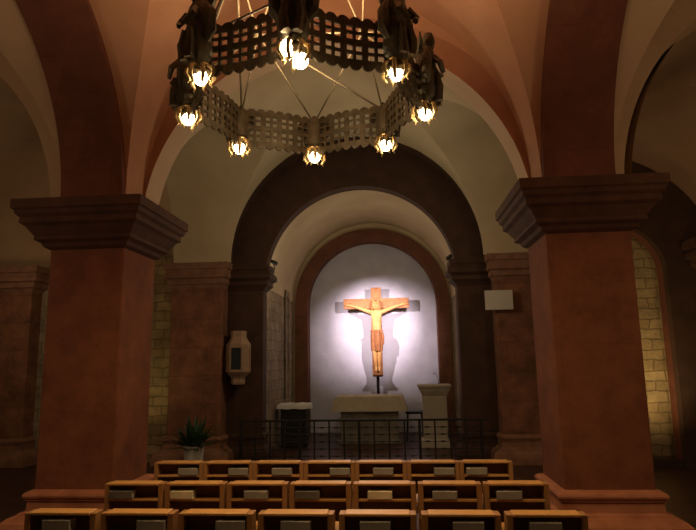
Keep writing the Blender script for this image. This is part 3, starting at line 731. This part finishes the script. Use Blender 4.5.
# ------------------------------------------------------------------ potted plant
pp = thing('potted_plant', 'dark green leafy plant in a pale tapered pot by the rear left pillar', 'plant', (-3.26, 9.3, 0))
bm = B(); lathe(bm, [(0.12, 0.0), (0.13, 0.02), (0.16, 0.38), (0.168, 0.40), (0.165, 0.43), (0.15, 0.425), (0.145, 0.36)], 28); obj('pot', bm, M['pot'], pp, smooth=0.8)
bm = B(); lathe(bm, [(0.137, 0.37), (0.06, 0.39), (0.005, 0.395)], 20); obj('soil', bm, M['soil'], pp)
bm = B(); rnd = random.Random(3)
for i in range(120):
    a = rnd.uniform(0, 2 * PI); el = rnd.uniform(0.25, 1.5); ln = rnd.uniform(0.36, 0.62) * (0.75 + 0.25 * math.sin(el))
    d = Vector((math.cos(a), math.sin(a), 0)); side = Vector((-d.y, d.x, 0))
    base = Vector((0, 0, 0.38)) + d * 0.04; prev = None; wid = rnd.uniform(0.022, 0.04)
    for j in range(9):
        t = j / 8; e = el - 1.3 * t * t * (0.5 + 0.7 * (1 - el / 1.5))
        p = base + (d * math.cos(el) + Vector((0, 0, math.sin(el)))) * ln * t - Vector((0, 0, 0.16 * t * t * ln * (1.6 - el * 0.7)))
        w = wid * math.sin(PI * min(1, 0.12 + t * 0.9)) ** 0.8 + 0.001
        cur = [bm.verts.new(p - side * w), bm.verts.new(p + Vector((0, 0, -0.006))), bm.verts.new(p + side * w)]
        if prev:
            for q in range(2): bm.faces.new([prev[q], prev[q + 1], cur[q + 1], cur[q]])
        prev = cur
obj('foliage', bm, M['leaf'], pp, smooth=0.9)

# ------------------------------------------------------------------ lantern case on the pilaster
LX, LY = -2.81, 10.22
ln_ = thing('wall_lantern', 'pale six-sided wall case with dark glass pane, on the dark left pilaster', 'lantern', (LX, LY, 0), 0.05)
bm = B(); hexa = lambda pr: lathe(bm, pr, 6)
hexa([(0.12, 1.34), (0.13, 1.38), (0.12, 1.43), (0.14, 1.47), (0.19, 1.52), (0.225, 1.56), (0.225, 1.58)]); obj('lower_casing', bm, M['lantern'], ln_, bevel=0.004)
bm = B(); hexa([(0.225, 2.01), (0.225, 2.04), (0.18, 2.10), (0.15, 2.16), (0.145, 2.2), (0.15, 2.25), (0.14, 2.28), (0.08, 2.28)]); obj('upper_casing', bm, M['lantern'], ln_, bevel=0.004)
for k in range(6):
    a0, a1 = 2 * PI * k / 6, 2 * PI * (k + 1) / 6; r = 0.22
    p, q = Vector((r * math.cos(a0), r * math.sin(a0), 0)), Vector((r * math.cos(a1), r * math.sin(a1), 0))
    mid = (p + q) / 2; nrm = mid.normalized()
    def quad(s0, s1, z0, z1, o, th, bm):
        v = [bm.verts.new(p + (q - p) * s + nrm * t + Vector((0, 0, z))) for s in (s0, s1) for t in (o - th, o) for z in (z0, z1)]
        for f in [(0, 1, 3, 2), (4, 6, 7, 5), (0, 4, 5, 1), (2, 3, 7, 6), (0, 2, 6, 4), (1, 5, 7, 3)]: bm.faces.new([v[i] for i in f])
    bm = B(); quad(0, 0.1, 1.58, 2.02, 0.004, 0.024, bm); quad(0.9, 1, 1.58, 2.02, 0.004, 0.024, bm); quad(0.1, 0.9, 1.56, 1.60, 0.004, 0.024, bm); quad(0.1, 0.9, 1.98, 2.05, 0.004, 0.024, bm)
    fr = obj('frame', bm, M['lantern'], ln_)
    bm = B(); quad(0.08, 0.92, 1.585, 2.0, -0.008, 0.006, bm)
    if k in (4,): obj('pane', bm, M['lantern_glass'], fr)
    else: obj('panel', bm, M['lantern'], fr)
bm = B(); tube(bm, [(0.06, 0.06, 2.2), (0.03, 0.22, 2.2)], 0.012, 8); tube(bm, [(0.05, 0.05, 1.45), (0.03, 0.22, 1.45)], 0.012, 8); obj('bracket', bm, M['iron'], ln_)

# ------------------------------------------------------------------ white board on the rear right pillar
sg = thing('notice_board', 'blank white hymn board hung on the corner of the rear right pillar', 'board', (1.79, 10.02, 0))
bm = B(); box(bm, -0.235, 0.235, -0.012, 0.012, 2.54, 2.875); obj('panel', bm, M['board'], sg, bevel=0.004)
bm = B(); box(bm, -0.05, 0.1, 0.012, 0.078, 2.66, 2.78); obj('bracket', bm, M['iron'], sg)

# ------------------------------------------------------------------ spot lamps on the chancel capitals, and their light
def aim(o, target):
    d = Vector(target) - o.location; o.rotation_euler = d.to_track_quat('-Z', 'Y').to_euler()
def spot_light(name, loc, target, power, col, angle, blend=0.8, r=0.03):
    l = bpy.data.lights.new(name, 'SPOT'); l.energy = power; l.color = col; l.spot_size = math.radians(angle); l.spot_blend = blend; l.shadow_soft_size = r
    o = bpy.data.objects.new(name, l); COL.objects.link(o); o.location = loc; aim(o, target); return o
def point_light(name, loc, power, col, r=0.1):
    l = bpy.data.lights.new(name, 'POINT'); l.energy = power; l.color = col; l.shadow_soft_size = r
    o = bpy.data.objects.new(name, l); COL.objects.link(o); o.location = loc; return o
TG = (KX, KY, 2.55)
for loc, lab in (((-2.3, 10.9, 3.62), 'small dark spotlight on top of the left chancel capital'), ((1.06, 10.9, 3.62), 'small dark spotlight on top of the right chancel capital')):
    s = thing('spotlight', lab, 'lamp', loc)
    d = (Vector(TG) - Vector(loc)).normalized()
    bm = B(); tube(bm, [-d * 0.1, -d * 0.02, d * 0.04], [0.03, 0.045, 0.045], 12, caps=True); obj('housing', bm, M['iron'], s, smooth=0.6)
    bm = B(); tube(bm, [d * 0.041, d * 0.046], [0.036, 0.036], 12); obj('lens', bm, M['lamp_face'], s)
    bm = B(); tube(bm, [(0, 0, -0.12), -d * 0.05], 0.01, 6); obj('stem', bm, M['iron'], s)
    spot_light('niche_spot', Vector(loc) + d * 0.07, TG, 1150, (1.0, 0.78, 0.74), 41, 1.0)
DOWN, UP = 52, 420
# the chandelier's lamps throw their light down on the chairs, a softer part goes up to the vault
for k, p in enumerate(nodes):
    q = Vector((CC.x + p.x, CC.y + p.y, 3.385))
    spot_light('lamp_down', q, q + Vector((p.x * 0.5, p.y * 0.5, -1)), DOWN, (1.0, 0.69, 0.34), 132, 1.0, 0.05)
point_light('ring_fill', (CC.x, CC.y, 3.62), 9, (1.0, 0.74, 0.42), 0.12)  # added light, no lamp hangs here; brightens the panels' inner faces
spot_light('lamp_up', (CC.x, CC.y, 3.9), (CC.x, CC.y, 6), UP, (1.0, 0.68, 0.36), 160, 0.9, 0.3)
# warm wall washers hidden in the aisles, and light in the chancel
spot_light('right_wash', (3.3, 8.8, 0.5), (3.95, 10.0, 1.7), 120, (1.0, 0.7, 0.32), 95, 1.0, 0.1)
spot_light('left_wash', (-4.7, 9.3, 0.6), (-4.4, 10.3, 2.0), 11, (1.0, 0.75, 0.3), 110, 1.0, 0.1)
point_light('left_far_lamp', (-6.4, 8.6, 3.0), 9, (1.0, 0.72, 0.4), 0.2)
point_light('left_aisle_lamp', (-6.4, 3.6, 3.0), 75, (1.0, 0.74, 0.46), 0.2)
point_light('right_aisle_lamp', (5.0, 3.6, 3.0), 95, (1.0, 0.70, 0.40), 0.2)
point_light('choir_fill', (-0.6, 8.6, 3.4), 60, (1.0, 0.82, 0.52), 0.25)  # bare point light in mid-air brightening the choir, no fixture
point_light('chancel_fill', (-0.6, 11.9, 3.4), 20, (1.0, 0.78, 0.5), 0.2)  # unseen point light for chancel walls and vault, no lamp body
point_light('left_capital_glow', (-2.3, 10.95, 3.3), 4.0, (1.0, 0.78, 0.5), 0.05)

# ------------------------------------------------------------------ world and camera
w = bpy.data.worlds.new('dim'); bpy.context.scene.world = w; w.use_nodes = True
w.node_tree.nodes['Background'].inputs[0].default_value = (0.9, 0.7, 0.5, 1); w.node_tree.nodes['Background'].inputs[1].default_value = 0.006
cam = bpy.data.cameras.new('camera'); co = bpy.data.objects.new('camera', cam); COL.objects.link(co)
cam.sensor_width = 36; cam.lens = 36 * 575 / 696; cam.clip_start = 0.05
Zc = Vector((-60, 3515, -575)).normalized(); Yc = Vector((48, -93, -575)); Yc = (Yc - Zc * Yc.dot(Zc)).normalized(); Xc = Yc.cross(Zc)
co.matrix_world = Matrix((Xc, Yc, Zc)).to_4x4()
co.location = (0, 0, 1.75)
sc = bpy.context.scene; sc.camera = co
sc.view_settings.view_transform = 'Standard'; sc.view_settings.look = 'None'; sc.view_settings.exposure = 0.0
sc.cycles.use_denoising = True; sc.cycles.max_bounces = 8; sc.cycles.diffuse_bounces = 4; sc.cycles.sample_clamp_indirect = 4
